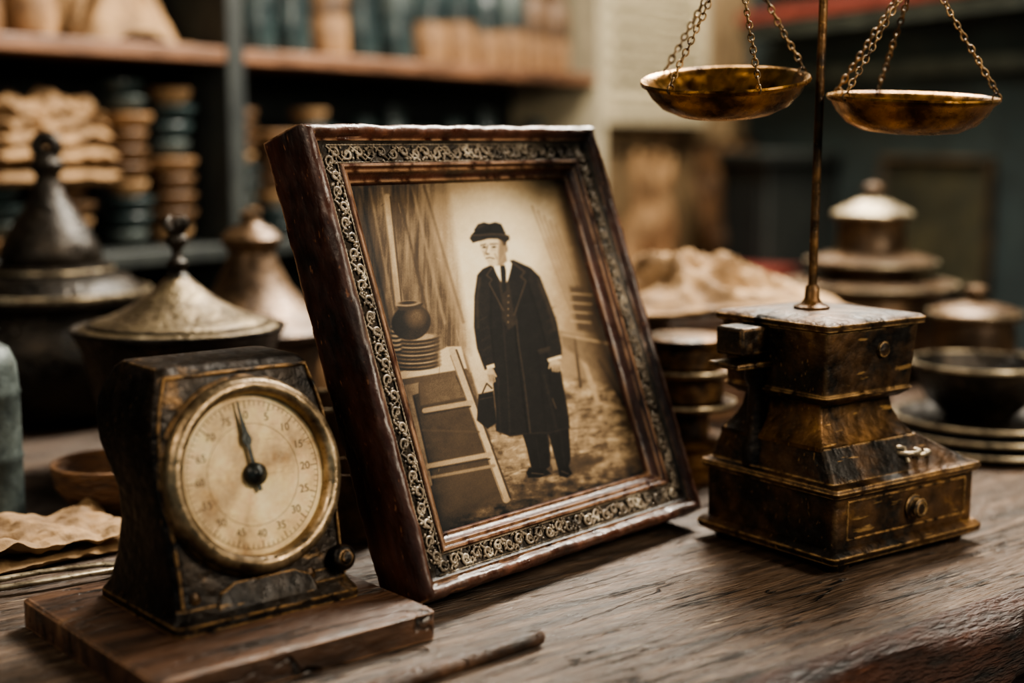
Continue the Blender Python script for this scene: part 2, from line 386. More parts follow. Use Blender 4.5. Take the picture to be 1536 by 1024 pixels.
# ---- man
poly([(800,712),(870,712),(915,698),(890,686),(800,700)],.22,5,.65)
poly([(786,630),(826,630),(832,660),(834,700),(822,708),(806,703),(798,670)],.075,1)
poly([(822,630),(860,625),(865,692),(861,706),(846,706),(841,688),(832,655)],.07,1)
line([(829,652),(834,686)],1.6,.2,1,.8); line([(812,655),(819,700)],1.3,.15,1,.8); line([(849,650),(856,700)],1.3,.15,1,.8)
poly([(835,688),(841,690),(846,706),(838,708)],.5,1,.9)
poly([(802,700),(826,703),(836,712),(818,717),(801,716),(798,708)],.06,1); poly([(846,702),(861,701),(868,714),(860,720),(848,716)],.06,1)
line([(806,709),(824,712)],1.4,.45,.8,.7); line([(851,709),(862,714)],1.4,.45,.8,.7)
poly([(724,582),(746,578),(752,628),(738,636),(722,622)],.09,1.2); line([(730,580),(736,566),(744,574)],2,.12,.8); line([(726,590),(745,587)],1,.25,.8)
poly([(747,383),(730,390),(722,398),(720,420),(728,470),(736,510),(745,560),(750,606),(751,640),(772,650),(800,648),(834,649),(863,643),(859,612),(851,572),(842,520),(825,441),(813,408),(798,392),(774,380)],.095,1.2)
poly([(728,391),(720,400),(716,432),(716,478),(721,512),(733,545),(747,541),(744,508),(738,470),(740,425),(738,400)],.115,1.2)
poly([(800,393),(814,408),(827,441),(840,477),(848,517),(849,533),(828,537),(823,500),(808,450),(796,415)],.12,1.2)
line([(741,402),(741,440),(741,480),(748,540)],1.8,.035,1.2,.95); line([(795,412),(808,452),(822,500),(828,540),(833,575)],1.8,.035,1.2,.95)
line([(724,405),(720,440),(722,480)],2,.24,2.5,.8); line([(811,412),(826,450),(838,490)],2.2,.24,2.5,.8)
for s in range(4): line([(722+s*3,470+s*15),(735+s*2,464+s*15)],1.3,.2,1.5,.6); line([(822+s*4,460+s*16),(836+s*3,455+s*16)],1.3,.2,1.5,.6)
line([(776,462),(779,500),(787,560),(799,647)],1.8,.02,1,.95); line([(779,466),(783,505),(792,560),(803,646)],1.5,.26,1.2,.85)
line([(757,448),(762,500),(768,570),(772,645)],1.3,.2,1.6,.7); line([(823,560),(842,640)],2,.19,2.5,.7); line([(812,520),(822,600),(826,645)],2,.05,2,.8)
line([(753,560),(758,645)],1.6,.18,2,.7); line([(752,641),(773,649),(800,647),(834,648),(862,642)],1.2,.22,1,.6)
poly([(812,520),(830,516),(832,522),(814,526)],.16,1,.9); line([(812,520),(830,516)],1,.26,.7,.8)
poly([(748,388),(766,383),(780,430),(779,478),(768,486),(760,470),(752,440)],.17,1.2)
for s in range(5): ell(767,434+s*10,1.2,1.2,.46,.7)
poly([(742,386),(752,379),(766,378),(772,386),(766,410),(760,420),(750,402)],.95,1)
poly([(754,387),(761,387),(763,396),(764,426),(758,430),(755,400)],.10,.8)
poly([(744,387),(734,401),(742,408),(738,414),(760,456),(752,412)],.105,1); line([(744,387),(734,401),(742,408),(738,414),(760,456)],1.2,.36,.8,.85)
poly([(772,384),(791,399),(785,406),(793,413),(776,464),(768,416)],.105,1); line([(774,385),(791,399),(785,406),(793,413),(776,464)],1.2,.36,.8,.85)
poly([(735,539),(747,536),(748,542),(737,545)],.82,.8)
ell(742,551,5.5,9,.68,1)
for s in range(4): line([(738+s*2.8,553),(740.5+s*2.6,566-abs(s-1.4)*1.5)],2.3,.62,.7)
for s in range(3): line([(740+s*2.7,554),(741.8+s*2.6,563)],.7,.28,.6,.8)
line([(745,546),(750,556)],2.5,.66,.7)
poly([(827,534),(848,529),(849,534),(829,539)],.82,.8)
ell(839,542,8.5,7,.68,1)
for s in range(4): line([(834+s*4,544),(836+s*3.8,554-abs(s-1.5))],2.8,.62,.7)
for s in range(3): line([(836.5+s*3.9,544),(838+s*3.7,551)],.7,.28,.6,.8)
line([(832,539),(830,548)],2.6,.64,.7)
poly([(742,374),(761,366),(765,381),(757,388),(747,387)],.55,1)
poly([(722,346),(728,341),(752,342),(762,350),(763,364),(758,377),(751,386),(744,388),(737,385),(729,372),(723,358)],.80,1.2)
poly([(752,346),(762,350),(763,364),(758,378),(751,386),(751,368)],.48,2.5,.85)
ell(763,363,2.8,5.5,.62,.8); line([(762,360),(763,366)],.8,.3,.6)
poly([(755,346),(763,348),(763,358),(758,357)],.26,1.2,.9)
line([(725,355.5),(732,354)],1.7,.26,.7); line([(739,354.5),(749,354.5)],1.7,.26,.7)
ell(730,358.5,2.9,1.6,.2,.7); ell(744.5,359,3.4,1.6,.2,.7)
line([(735.5,356),(732,367),(737,369.5)],1.5,.42,.8); ell(734.8,369,2.4,1.3,.3,.7,.85); line([(737.5,357),(736,366)],1.3,.95,.8,.8)
line([(733,375.5),(738,374.5),(745,376.5)],1.7,.28,.7,.9); line([(736,379),(742,379.5)],1,.5,.7,.8); ell(740,383,4,2.2,.74,1,.8)
line([(746,369),(749,377)],1.3,.45,1,.75); line([(729,364),(731,371)],1.2,.5,1,.7); line([(741,363),(747,364)],.9,.5,.7,.7)
poly([(714,342),(715,331),(720,323.5),(729,321),(737,323.5),(746,321.5),(755,325),(759,333),(762,343),(752,344),(737,342),(724,345)],.085,1)
poly([(708,344),(711,338),(722,338),(740,337),(757,339),(767,343),(768,349),(762,353),(750,347),(736,346),(722,349),(713,351)],.12,1)
line([(714,337),(736,334),(760,338)],3.0,.03,.8); line([(709,343),(713,339.5),(726,340),(741,339.5),(757,341),(767,345)],1.0,.36,.8,.9); line([(720,328),(729,325.5)],2,.28,2,.8); line([(737,325),(739,331)],1.6,.03,1,.9)
lum+=(n2-.5)*.06+(rng.rand(*U.shape)-.5)*.06
for s in range(30):
    x=540+rng.rand()*420;y=270+rng.rand()*500; line([(x,y),(x+rng.rand()*14-7,y+rng.rand()*18)],.7,.85 if s%3 else .25,.8,.45)
ed=np.minimum(np.minimum(gx,1-gx),np.minimum(gz,1-gz)); lum-=.22*np.exp(-(ed/.055)**1.3)*(.5+n1)
lum=np.clip(lum,0,1)
stops=np.array([0,.12,.35,.6,.85,1.]); cr=np.array([lin(c) for c in ((11,12,12),(29,28,27),(82,66,50),(158,134,102),(228,208,172),(246,236,210))])
rgb=np.stack([np.interp(lum,stops,cr[:,i]) for i in range(3)],1)
m=bpy.data.materials.new('sepia_print'); m.use_nodes=True; nt=m.node_tree; bs=nt.nodes['Principled BSDF']
at=nt.nodes.new('ShaderNodeAttribute'); at.attribute_name='Col'; nt.links.new(at.outputs['Color'],bs.inputs['Base Color'])
bs.inputs['Roughness'].default_value=.5; bs.inputs['Specular IOR Level'].default_value=.25
ma=.038
verts=np.stack([ma+gx*(W-2*ma),np.full(gx.shape,.0165),ma+gz*(H-2*ma)],1)
me=bpy.data.meshes.new('photo_print'); 
ii,jj=np.meshgrid(np.arange(nxp-1),np.arange(nzp-1)); a0=(jj*nxp+ii).ravel()
faces=np.stack([a0,a0+1,a0+1+nxp,a0+nxp],1)
me.vertices.add(len(verts)); me.vertices.foreach_set('co',verts.astype(np.float32).ravel())
me.loops.add(faces.size); me.loops.foreach_set('vertex_index',faces.astype(np.int32).ravel())
me.polygons.add(len(faces)); me.polygons.foreach_set('loop_start',(np.arange(len(faces))*4).astype(np.int32))
me.update(calc_edges=True)
ca=me.color_attributes.new('Col','FLOAT_COLOR','POINT'); ca.data.foreach_set('color',np.concatenate([rgb,np.ones((len(rgb),1))],1).astype(np.float32).ravel())
me.materials.append(m); po=bpy.data.objects.new('photo_print',me); COL.objects.link(po); po.parent=pf

# ---------------------------------------------------------------- BOARD under dial scale
bd=empty('wooden_board',(-.172,.826,T),40)
loft('board',[(0,-.0885,.0885,-.089,.089),(.0015,-.0905,.0905,-.091,.091),(.0175,-.0905,.0905,-.091,.091),(.019,-.0885,.0885,-.089,.089)],M['board'],bd,r=.006)
BH=.0192
# ---------------------------------------------------------------- DIAL SCALE
ds=empty('vintage_dial_scale',(-.1735,.842,T+BH),40)
yf=lambda z:-.049+.23*z
secs=[(0,.0615,-.054,.051),(.005,.0615,-.054,.051),(.008,.0595,-.0505,.049),(.012,.0575,yf(.012),.047),(.03,.0570,yf(.03),.037),(.055,.0580,yf(.055),.027),(.072,.0590,yf(.072),.027),(.085,.0597,yf(.085),.038),(.098,.0592,yf(.098),.051),(.112,.0580,yf(.112),.058),
      (.122,.0560,yf(.122),.058),(.133,.0525,yf(.133),.053),(.1415,.0505,yf(.1415),.046),(.1455,.0475,yf(.145)+.003,.040),(.1465,.043,yf(.145)+.007,.033)]
loft('body',[(z,-hx,hx,a,b,.007) for z,hx,a,b in secs],M['iron'],ds,n=6)
ol=[(.0575,.014),(.0570,.03),(.0580,.055),(.0597,.085),(.0580,.112),(.0560,.122),(.0525,.133),(.0502,.1410)]
ed=[(x-.0035,yf(z)-.0002,z) for x,z in ol]; ed2=[(-x+.0035,yf(z)-.0002,z) for x,z in reversed(ol)]
tube('edge_trim',ed+ed2,.0012,M['iron'],ds,seg=8)
tube('worn_trim',[ (x*.93,yf(z)-.0004,z*.995) for x,z in ol[3:]]+[(-x*.93,yf(z)-.0004,z*.995) for x,z in reversed(ol[3:])],.0007,M['brassdark'],ds,seg=6)
loft('lower_apron',[(0,-.036,.036,-.003,.003,.002),(.014,-.030,.030,-.0025,.003,.002),(.018,-.02,.02,-.001,.003,.001)],M['iron'],ds,loc=(0,yf(.01)-.001,.005),rot=(-math.radians(13),0,0))
dl=empty('dial_assembly',parent=ds); dl.location=(.000,yf(.0808)-.0005,.0808); dl.rotation_euler=(math.radians(77),0,0)
lathe('bezel',[(.0505,0),(.0566,0),(.0580,.003),(.0576,.007),(.0550,.0110),(.0514,.0122),(.0484,.0105),(.0473,.007),(.0469,.003)],M['brass'],dl,seg=96)
lathe('bezel_back_ring',[(.053,-.001),(.0588,-.001),(.0595,.001),(.0582,.003),(.0525,.003)],M['iron'],dl,seg=96)
lathe('dial_face',[(0,.0032),(.048,.0032)],M['dial'],dl,seg=96)
V=[];F=[]
def flatbox(cx,cy,an,w,l,z0,z1):
    b=len(V); ca_,sa=math.cos(an),math.sin(an)
    for z in (z0,z1):
        for x,y in ((-w,-l),(w,-l),(w,l),(-w,l)): V.append((cx+x*ca_-y*sa,cy+x*sa+y*ca_,z))
    for q in ((0,3,2,1),(4,5,6,7),(0,1,5,4),(1,2,6,5),(2,3,7,6),(3,0,4,7)): F.append(tuple(b+i for i in q))
for k in range(80):
    a=2*math.pi*k/80; big=k%5==0; l=.0022 if big else .0012; r=.0432-l
    flatbox(-r*math.sin(a),r*math.cos(a),a,.00026 if big else .00015,l,.0032,.0034)
mesh('tick_marks',V,F,M['inkfade'],dl,smooth=False)
tube('scale_ring',circ(.0435,.0033),.00018,M['inkfade'],dl,closed=True,seg=6)
tube('inner_ring',circ(.0300,.0033),.00012,M['inkfade'],dl,closed=True,seg=6)
for k in range(16):
    a=2*math.pi*k/16
    c=bpy.data.curves.new('numeral','FONT'); c.body=str((16-k)%16*5 if k else 0); c.size=.0066; c.align_x='CENTER'; c.align_y='CENTER'; c.extrude=.00008
    c.materials.append(M['inkfade']); o=bpy.data.objects.new(f'numeral_{k}',c); COL.objects.link(o); o.parent=dl
    o.location=(-.0350*math.sin(a),.0350*math.cos(a),.0033)
na=math.radians(8)
def npt(w,l,z): return (w*math.cos(na)-l*math.sin(na),w*math.sin(na)+l*math.cos(na),z)
outl=[(-.0012,-.010),(-.0014,.004),(-.0011,.012),(-.0013,.017),(-.0028,.0195),(-.0030,.0215),(-.0016,.026),(-.0009,.034),(-.0002,.0445)]
outl=outl+[(-x,y) for x,y in reversed(outl)]
n=len(outl); V=[npt(x,y,.0058) for x,y in outl]+[npt(x,y,.0066) for x,y in outl]
F=[tuple(range(n)),tuple(reversed(range(n,2*n)))]+[(i,(i+1)%n,n+(i+1)%n,n+i) for i in range(n)]
mesh('needle',V,F,M['needle'],dl,smooth=False)
lathe('needle_hub',[(0,.003),(.0066,.003),(.0072,.0045),(.0066,.0078),(.0040,.0095),(.0026,.0105),(.0018,.012),(0,.0125)],M['needle'],dl)
lathe('adjusting_knob',[(0,0),(.007,0),(.008,.001),(.008,.006),(.0065,.008),(.004,.0085),(.0035,.0105),(0,.011)],M['iron'],ds,loc=(.0510,yf(.022)-.001,.024),rot=(math.radians(77),0,0),seg=32)
for i,x in enumerate((-.046,.03)):
    lathe(f'screw_{i+1}',[(0,0),(.0035,0),(.0035,.0015),(.002,.0024),(0,.0026)],M['brassdark'],ds,loc=(x,yf(.02),.018),rot=(math.radians(77),0,0),seg=20)

# ---------------------------------------------------------------- BALANCE SCALE
C=(.2435,1.0330)
bs_=empty('brass_balance_scale',(C[0],C[1],T),36)
hx,hy=.080,.067
def sq(z,ax,ay,cx=0,cy=0,r=.004): return (z,cx-ax,cx+ax,cy-ay,cy+ay,r)
for i,(x,y) in enumerate(((-1,-1),(1,-1),(1,1),(-1,1))):
    lathe(f'foot_{i+1}',[(0,0),(.010,0),(.012,.003),(.012,.0065),(0,.0065)],M['iron'],bs_,loc=(x*(hx-.018),y*(hy-.018),0),seg=24)
loft('base_plate',[sq(.0025,hx-.016,hy-.016,0,0,.008),sq(.005,hx-.006,hy-.006,0,0,.006),sq(.009,hx+.0005,hy+.0005),sq(.0135,hx+.0015,hy+.0015),sq(.0165,hx-.001,hy-.001),sq(.0185,hx-.004,hy-.004)],M['boxmetal'],bs_)
loft('drawer_box',[sq(.017,.0755,.0625),(.0555,-.0755,.0755,-.0625,.0625,.003)],M['boxmetal'],bs_)
ux,uy=-.024,.003
loft('sloped_roof',[sq(.0545,.0785,.0655),sq(.058,.080,.067),sq(.0605,.079,.066),sq(.0630,.073,.0600,-.002,0),sq(.0850,.050,.050,ux*.9,uy)],M['boxmetal'],bs_,r=.003)
loft('neck',[sq(.083,.0490,.0490,ux,uy,.002),sq(.0860,.0490,.0490,ux,uy,.002),sq(.089,.0465,.0465,ux,uy,.002),sq(.096,.0415,.0415,ux,uy,.002),sq(.103,.0385,.0385,ux,uy,.002),sq(.111,.037,.037,ux,uy,.002),sq(.118,.038,.038,ux,uy,.002)],M['brassdark'],bs_)
loft('upper_box',[sq(.113,.040,.042,ux,uy,.003),sq(.117,.0450,.0480,ux,uy,.003),sq(.1195,.0465,.0495,ux,uy,.003),sq(.121,.045,.048,ux,uy,.003),sq(.165,.0480,.0510,ux,uy,.003),sq(.1665,.0515,.0545,ux,uy,.003),sq(.1705,.052,.055,ux,uy,.003),sq(.1725,.0495,.0525,ux,uy,.003),sq(.1745,.030,.031,ux,uy,.003)],M['boxmetal'],bs_)
def rectframe(name,x0,x1,z0,z1,y,r,m,lean=0):
    V=[];F=[]
    for a,b in (((x0,z0),(x1,z0)),((x1,z0),(x1,z1)),((x1,z1),(x0,z1)),((x0,z1),(x0,z0))):
        tube_geo([(a[0],y-lean*(a[1]-z0),a[1]),(b[0],y-lean*(b[1]-z0),b[1])],r,V,F,8)
    return mesh(name,V,F,m,bs_,angle=70)
rectframe('drawer_gap',-.063,.065,.0235,.0500,-.0623,.0010,M['iron'])
lathe('drawer_knob',[(0,0),(.0080,0),(.0090,.001),(.0080,.0025),(.0062,.0028),(.0055,.0045),(.0068,.0055),(.0072,.0070),(.0062,.0082),(.0050,.0084),(.0044,.0074),(.003,.0078),(0,.0084)],M['boxmetal'],bs_,loc=(.006,-.0628,.037),rot=(math.pi/2,0,0),seg=36)
lathe('side_rivet',[(0,0),(.0055,0),(.0055,.002),(.0035,.003),(0,.0032)],M['boxmetal'],bs_,loc=(ux+.010,uy-.0500,.150),rot=(math.pi/2,0,0),seg=24)
V=[];F=[]
tube_geo([Vector(p)+Vector((.010,-.0535,.0745)) for p in torus_pts(.0085,24,'z',1.1,.8)],.0019,V,F,8,closed=True)
tube_geo([Vector(p)+Vector((.022,-.0555,.0725)) for p in torus_pts(.0065,20,'z',1.2,.7)],.0017,V,F,8,closed=True)
tube_geo([(.002,-.046,.072),(.001,-.048,.0785),(.004,-.0545,.078),(.005,-.058,.0685)],.002,V,F,8)
mesh('latch_ring',V,F,M['rim'],bs_,angle=70)
box('side_bracket',(.030,.026,.020),(ux-.060,uy+.016,.155),M['iron'],bs_,bw=.002)
box('bracket_flange',(.045,.03,.004),(ux-.058,uy+.016,.138),M['iron'],bs_,bw=.001)
lathe('bracket_column',[(0,.063),(.009,.063),(.009,.077),(.0065,.082),(.006,.12),(.009,.126),(.009,.137),(0,.137)],M['iron'],bs_,loc=(ux-.046,uy+.016,0),seg=28)
PX,PY=-.0290,.006
lathe('pole_flange',[(0,.171),(.0125,.171),(.013,.1765),(.008,.1785),(.0055,.182),(.005,.190),(.0035,.192),(0,.192)],M['brassdark'],bs_,loc=(PX,PY,0),seg=32)
pb=empty('beam_assembly',parent=bs_); pb.location=(PX,PY,0); pb.rotation_euler=(0,0,math.radians(-36))
V=[];F=[]; tube_geo([(0,0,.185),(.001,0,.30),(.002,0,.40),(.003,0,.475)],.0031,V,F,16); mesh('pole',V,F,M['brassdark'],pb)
px=.003
lathe('pole_finial',[(0,0),(.006,0),(.007,.006),(.004,.011),(.006,.016),(.003,.023),(0,.026)],M['brass'],pb,loc=(px,0,.472),seg=28)
be=math.radians(5.5); bx=.0655; bz=.462
pts=[];rd=[]
for k in range(25):
    s=-1+2*k/24; pts.append((px+s*bx*math.cos(be),-.006,bz-s*bx*math.sin(be)+.006*(1-s*s))); rd.append(.0018+.0024*(1-abs(s)))
tube('beam',pts,rd,M['brass'],pb,seg=12)
tube('beam_pivot',[(px,-.010,bz+.004),(px,.006,bz+.004)],.0035,M['brass'],pb,seg=14)
def chain(V,F,p0,p1,ln=.0062,w=.00066,R=.0020):
    p0=Vector(p0);p1=Vector(p1);D_=p1-p0;n=max(2,int(D_.length/(ln*.78)));t=D_.normalized()
    a=t.cross(Vector((0,1,0))).normalized(); b=t.cross(a)
    sag=.0015
    for k in range(n):
        c=p0+D_*((k+.5)/n)+Vector((random.uniform(-.0003,.0003),0,-sag*math.sin(math.pi*(k+.5)/n)))
        sd=(a if k%2 else b)
        an=random.uniform(-.35,.35); sd=(sd*math.cos(an)+t.cross(sd)*math.sin(an)).normalized()
        pts=[c+t*(ln*.5*math.sin(2*math.pi*q/12))+sd*(R*math.cos(2*math.pi*q/12)) for q in range(12)]
        tube_geo(pts,w,V,F,5,closed=True)
PS=.955
def pan(name,cx,cz,tiltx,tilty,angs,apex):
    g=empty(name,parent=pb); g.location=(cx,-.004,cz); g.rotation_euler=(math.radians(tiltx),math.radians(tilty),0)
    lathe('bowl',[(r*PS,z) for r,z in [(0,-.0245),(.020,-.0243),(.036,-.0225),(.047,-.0175),(.0545,-.0100),(.0588,-.0032),(.0618,-.0016),(.0626,.0004),(.0616,.0018),(.0590,.0008),(.0565,-.0035),(.052,-.0105),(.045,-.0162),(.035,-.0206),(.020,-.0226),(0,-.023)]],M['pan'],g,seg=96)
    V=[];F=[]
    R3=g.rotation_euler.to_matrix()
    ap=Vector(apex)
    for a in angs:
        an=math.radians(a); pl=Vector((.0605*PS*math.cos(an),.0605*PS*math.sin(an),.002))
        rp=[pl+Vector((0.0030*math.cos(q/14*2*math.pi)*math.cos(an),0.0030*math.cos(q/14*2*math.pi)*math.sin(an),.0030*math.sin(q/14*2*math.pi)-.0005)) for q in range(14)]
        tube_geo(rp,.0008,V,F,6,closed=True)
        loc=R3.inverted()@(ap-Vector((cx,-.004,cz)))
        chain(V,F,pl+Vector((0,0,.003)),loc)
    mesh('chains',V,F,M['chain'],g,angle=80)
    return g
ax1=(px-bx*math.cos(be),-.006,bz+bx*math.sin(be)); ax2=(px+bx*math.cos(be),-.006,bz-bx*math.sin(be))
apL=(ax1[0]+.001,-.006,.432); apR=(ax2[0]-.001,-.006,.420)
pan('pan_with_chains',-.0665,.3365,10.5,-3,(128,222,284,12),apL)
pan('pan_with_chains.001',.0660,.3240,5,1,(140,100,205,355),apR)
for a,b in ((ax1,apL),(ax2,apR)):
    tube('suspension_hook',[a,((a[0]+b[0])/2+.002,a[1],(a[2]+b[2])/2),b],.0012,M['brass'],pb,seg=8)

# ---------------------------------------------------------------- ROD in front
a=Vector((.0175,.807)); b=Vector((-.085,.712)); cc=(a+b)/2; Lr=(a-b).length
rod=empty('wooden_rod',(cc.x,cc.y,T+.0052),math.degrees(math.atan2(a.y-b.y,a.x-b.x)))
lathe('shaft',[(0,-Lr/2),(.0035,-Lr/2),(.005,-Lr/2+.002),(.005,Lr/2-.005),(.0046,Lr/2-.002),(.003,Lr/2),(0,Lr/2)],M['board'],rod,rot=(0,math.pi/2,0),seg=28)

# ---------------------------------------------------------------- POTS left
def pot(name,x,y,prof,m,rotz=0,**k):
    e=empty(name,(x,y,T),rotz); lathe('body',prof,m,e,**k); return e
e=pot('iron_cooking_pot',-.487,1.50,[(0,0),(.075,0),(.095,.02),(.107,.055),(.107,.085),(.098,.108),(.090,.118),(.098,.124),(.102,.130),(.100,.137),(.088,.141),(.086,.146),(.078,.150)],M['potblack'])
lathe('lid',[(.086,.144),(.080,.152),(.064,.156),(.062,.164),(.056,.166),(0,.166)],M['potblack'],e)
lathe('bell_top',[(0,.166),(.050,.166),(.053,.172),(.050,.186),(.040,.204),(.026,.224),(.017,.240),(.013,.252),(.012,.258),(.017,.264),(.018,.271),(.012,.277),(.009,.281)],M['potblack'],e)
tube('lid_loop',[(.010*math.cos(q/18*2*math.pi),0,.288+.010*math.sin(q/18*2*math.pi)) for q in range(18)],.0072,M['potblack'],e,closed=True)
tube('rim_ring',circ(.1,.137),.0032,M['rim'],e,closed=True,seg=6)
tube('rim_ring_upper',circ(.063,.160),.002,M['rim'],e,closed=True,seg=6)
e=pot('conical_lidded_bowl',-.295,1.25,[(0,0),(.045,0),(.047,.008),(.06,.03),(.076,.075),(.084,.112),(.090,.125),(.093,.129),(.091,.133),(.086,.130)],M['potblack'])
lathe('conical_lid',[(.0865,.1285),(.087,.1315),(.0845,.1335),(.079,.1338),(.077,.1365),(.064,.1405),(.051,.1458),(.038,.1530),(.026,.1615),(.016,.1700),(.009,.1765)],M['lid'],e)
tube('lid_bead',circ(.0785,.1352,72),.0014,M['potblack'],e,closed=True,seg=6)
lathe('lid_knob',[(.011,.1735),(.0105,.177),(.006,.180),(.0085,.185),(.009,.189),(.0045,.193),(.0045,.200),(.009,.204),(.010,.209),(.006,.214),(0,.216)],M['potblack'],e,seg=28)
tube('rim',circ(.092,.131,72),.0020,M['potblack'],e,closed=True,seg=6)
V=[];F=[]
for k in range(5):
    an=2*math.pi*k/5; tube_geo([(.0,0,.209),(.006*math.cos(an),.006*math.sin(an),.217),(.010*math.cos(an),.010*math.sin(an),.222),(.007*math.cos(an),.007*math.sin(an),.228)],[.002,.003,.0035,.002],V,F,8)
mesh('knob_petals',V,F,M['potblack'],e,angle=80)
e=pot('bell_shaped_kettle',-.275,1.50,[(0,0),(.05,0),(.062,.02),(.070,.06),(.078,.080),(.074,.087),(.088,.092),(.092,.098),(.080,.107),(.058,.122),(.040,.142),(.030,.162),(.024,.178),(.030,.186),(.032,.193),(.024,.202),(.012,.208),(.010,.214),(.012,.219),(0,.224)],M['copper'])
pot('squat_clay_jar',-.15,1.64,[(0,0),(.035,0),(.05,.03),(.052,.07),(.045,.1),(.03,.115),(.035,.12),(.028,.127),(.01,.137),(.012,.143),(0,.147)],M['bowlbrown'])
e=pot('brass_bowl',-.146,1.13,[(0,0),(.025,0),(.03,.02),(.04,.055),(.043,.082),(.045,.087),(.042,.087),(.038,.06),(.02,.02),(0,.015)],M['copper'])
tube('rim',circ(.044,.087,40),.0018,M['rim'],e,closed=True,seg=6)
e=pot('copper_cup',-.116,1.035,[(0,0),(.022,0),(.026,.01),(.03,.045),(.031,.055),(.029,.055),(.026,.02),(0,.008)],M['copper'])
pot('blue_grey_tin',-.414,1.075,[(0,0),(.034,0),(.0355,.002),(.0345,.005),(.0345,.05),(.0355,.053),(.0345,.056),(.0345,.10),(.0355,.103),(.0345,.106),(.033,.125),(.028,.137),(.02,.142),(.02,.15),(.022,.152),(0,.152)],M['tin'])
e=pot('carved_wooden_bowl',-.318,1.102,[(0,0),(.022,0),(.032,.010),(.043,.026),(.046,.043),(.0445,.044),(.041,.028),(.028,.014),(0,.010)],M['wood'])
def sheet(name,x,y,z,sx,sy,h,m,rotz,seed=0,layers=3,amp=.004,fray=.03):
    e=empty(name,(x,y,T+z),rotz)
    for l in range(layers):
        n=48;V=[];F=[]
        for s in (0,1):
            for i in range(n+1):
                for j in range(n+1):
                    u_=i/n*2-1;v_=j/n*2-1
                    ex=1-.05*l+fray*noise.noise(Vector((v_*2+seed,l*3,0)))+fray*.6*noise.noise(Vector((v_*9+seed,l*3,0)));ey=1-.04*l+fray*1.3*noise.noise(Vector((u_*2+seed,l*5,4)))+fray*.7*noise.noise(Vector((u_*9+seed,l*5,4)))
                    edge=min(1,(1-max(abs(u_),abs(v_)))*8)
                    zz=(l+ .5)*h/layers+(h/layers*.42*edge)*(1 if s else -1)
                    wv=amp*(noise.noise(Vector((u_*2.2+seed,v_*2.2,l*.6)))+.5*noise.noise(Vector((u_*6,v_*6+seed,l))))
                    V.append((u_*sx/2*ex,v_*sy/2*ey,max(0.0002 if s==0 else .001,zz+wv*(l+1)/layers+ (amp*.5 if l else 0))))
        q=(n+1)**2
        for i in range(n):
            for j in range(n):
                a=i*(n+1)+j; F.append((a,a+1,a+n+2,a+n+1)); F.append((q+a,q+a+n+1,q+a+n+2,q+a+1))
        for i in range(n):
            for a,b in ((i,i+1),(n*(n+1)+i,n*(n+1)+i+1),(i*(n+1),(i+1)*(n+1)),(i*(n+1)+n,(i+1)*(n+1)+n)): F.append((a,b,q+b,q+a))
        mesh(f'fold_{l+1}',V,F,m,e,angle=70)
    return e
sheet('rumpled_linen_cloth',-.350,.988,0,.150,.082,.016,M['cloth'],40,2,layers=2,amp=.009,fray=.06)
e=empty('metal_tongs',(-.305,.925,T),30)
for sg in (-1,1):
    tube(f'arm_{1 if sg>0 else 2}',[(.055,0,.004),(.03,sg*.008,.006),(-.01,sg*.011,.006),(-.05,sg*.009,.005),(-.07,sg*.004,.004)],[.0028,.003,.003,.0035,.0045],M['rim'],e,flat=.6)
tube('spring_loop',[(.055+.006*math.cos(q/14*2*math.pi),.006*math.sin(q/14*2*math.pi),.0045) for q in range(14)],.0022,M['rim'],e,closed=True)

# ---------------------------------------------------------------- POTS right
e=empty('wooden_crate',(.215,1.47,T),20)
box('box',(.19,.15,.125),(0,0,.0625),M['board'],e,bw=.003)
for i,z in enumerate((.03,.065,.1)): box(f'slat_{i+1}',(.196,.156,.022),(0,0,z),M['wood'],e,bw=.002)
def heap(name,x,y,z,sx,sy,h,m,rotz,seed,n=90,fr=1.0,peak=0,sharp=.42):
    e=empty(name,(x,y,z),rotz);V=[];F=[]
    for i in range(n+1):
        for j in range(n+1):
            u_=i/n*2-1;v_=j/n*2-1; r=min(1,math.hypot(u_,v_)/1.1)
            p=Vector((u_*fr+seed,v_*fr*1.6,seed*.3))
            wq=noise.noise_vector(p*1.1)*.5
            q1=abs(noise.noise(p*1.3+wq)); rid=1-min(1,q1*3.2)**.7; q2=1-min(1,abs(noise.noise(p*2.6+wq))*3)
            env=max(0,1-r**2.0)*(1-peak*(u_+.35)*.6)
            zz=h*env*((.90-sharp)+sharp*rid+.12*q2)
            k=1+.16*noise.noise(Vector((math.atan2(v_,u_)*1.6,seed,0)))
            V.append((u_*sx/2*k,v_*sy/2*k,max(.0005,zz)))
    for i in range(n):
        for j in range(n):
            a=i*(n+1)+j;F.append((a,a+n+1,a+n+2,a+1))
    o=mesh('folds',V,F,m,e,angle=80); s=o.modifiers.new('s','SOLIDIFY'); s.thickness=.002; s.offset=1
    return e
heap('crumpled_cloth',.215,1.47,T+.1262,.25,.19,.068,M['cloth'],5,3,fr=1.25,peak=.9,sharp=.55)
def tiers(lst):
    p=[(0,0)]
    for r,z0,z1 in lst: p+=[(r-.003,z0),(r,z0+.002),(r,z1-.002),(r-.003,z1)]
    p.append((0,lst[-1][2])); return p
e=pot('stacked_round_tins',.152,1.235,tiers([(.046,0,.012),(.036,.012,.03),(.044,.03,.036),(.022,.036,.062),(.044,.062,.068),(.034,.068,.092),(.046,.092,.098),(.034,.098,.118),(.036,.118,.126)]),M['brassdark'])
tube('rim',circ(.046,.0975),.0015,M['rim'],e,closed=True,seg=6); tube('rim_lower',circ(.044,.0675),.0015,M['rim'],e,closed=True,seg=6)
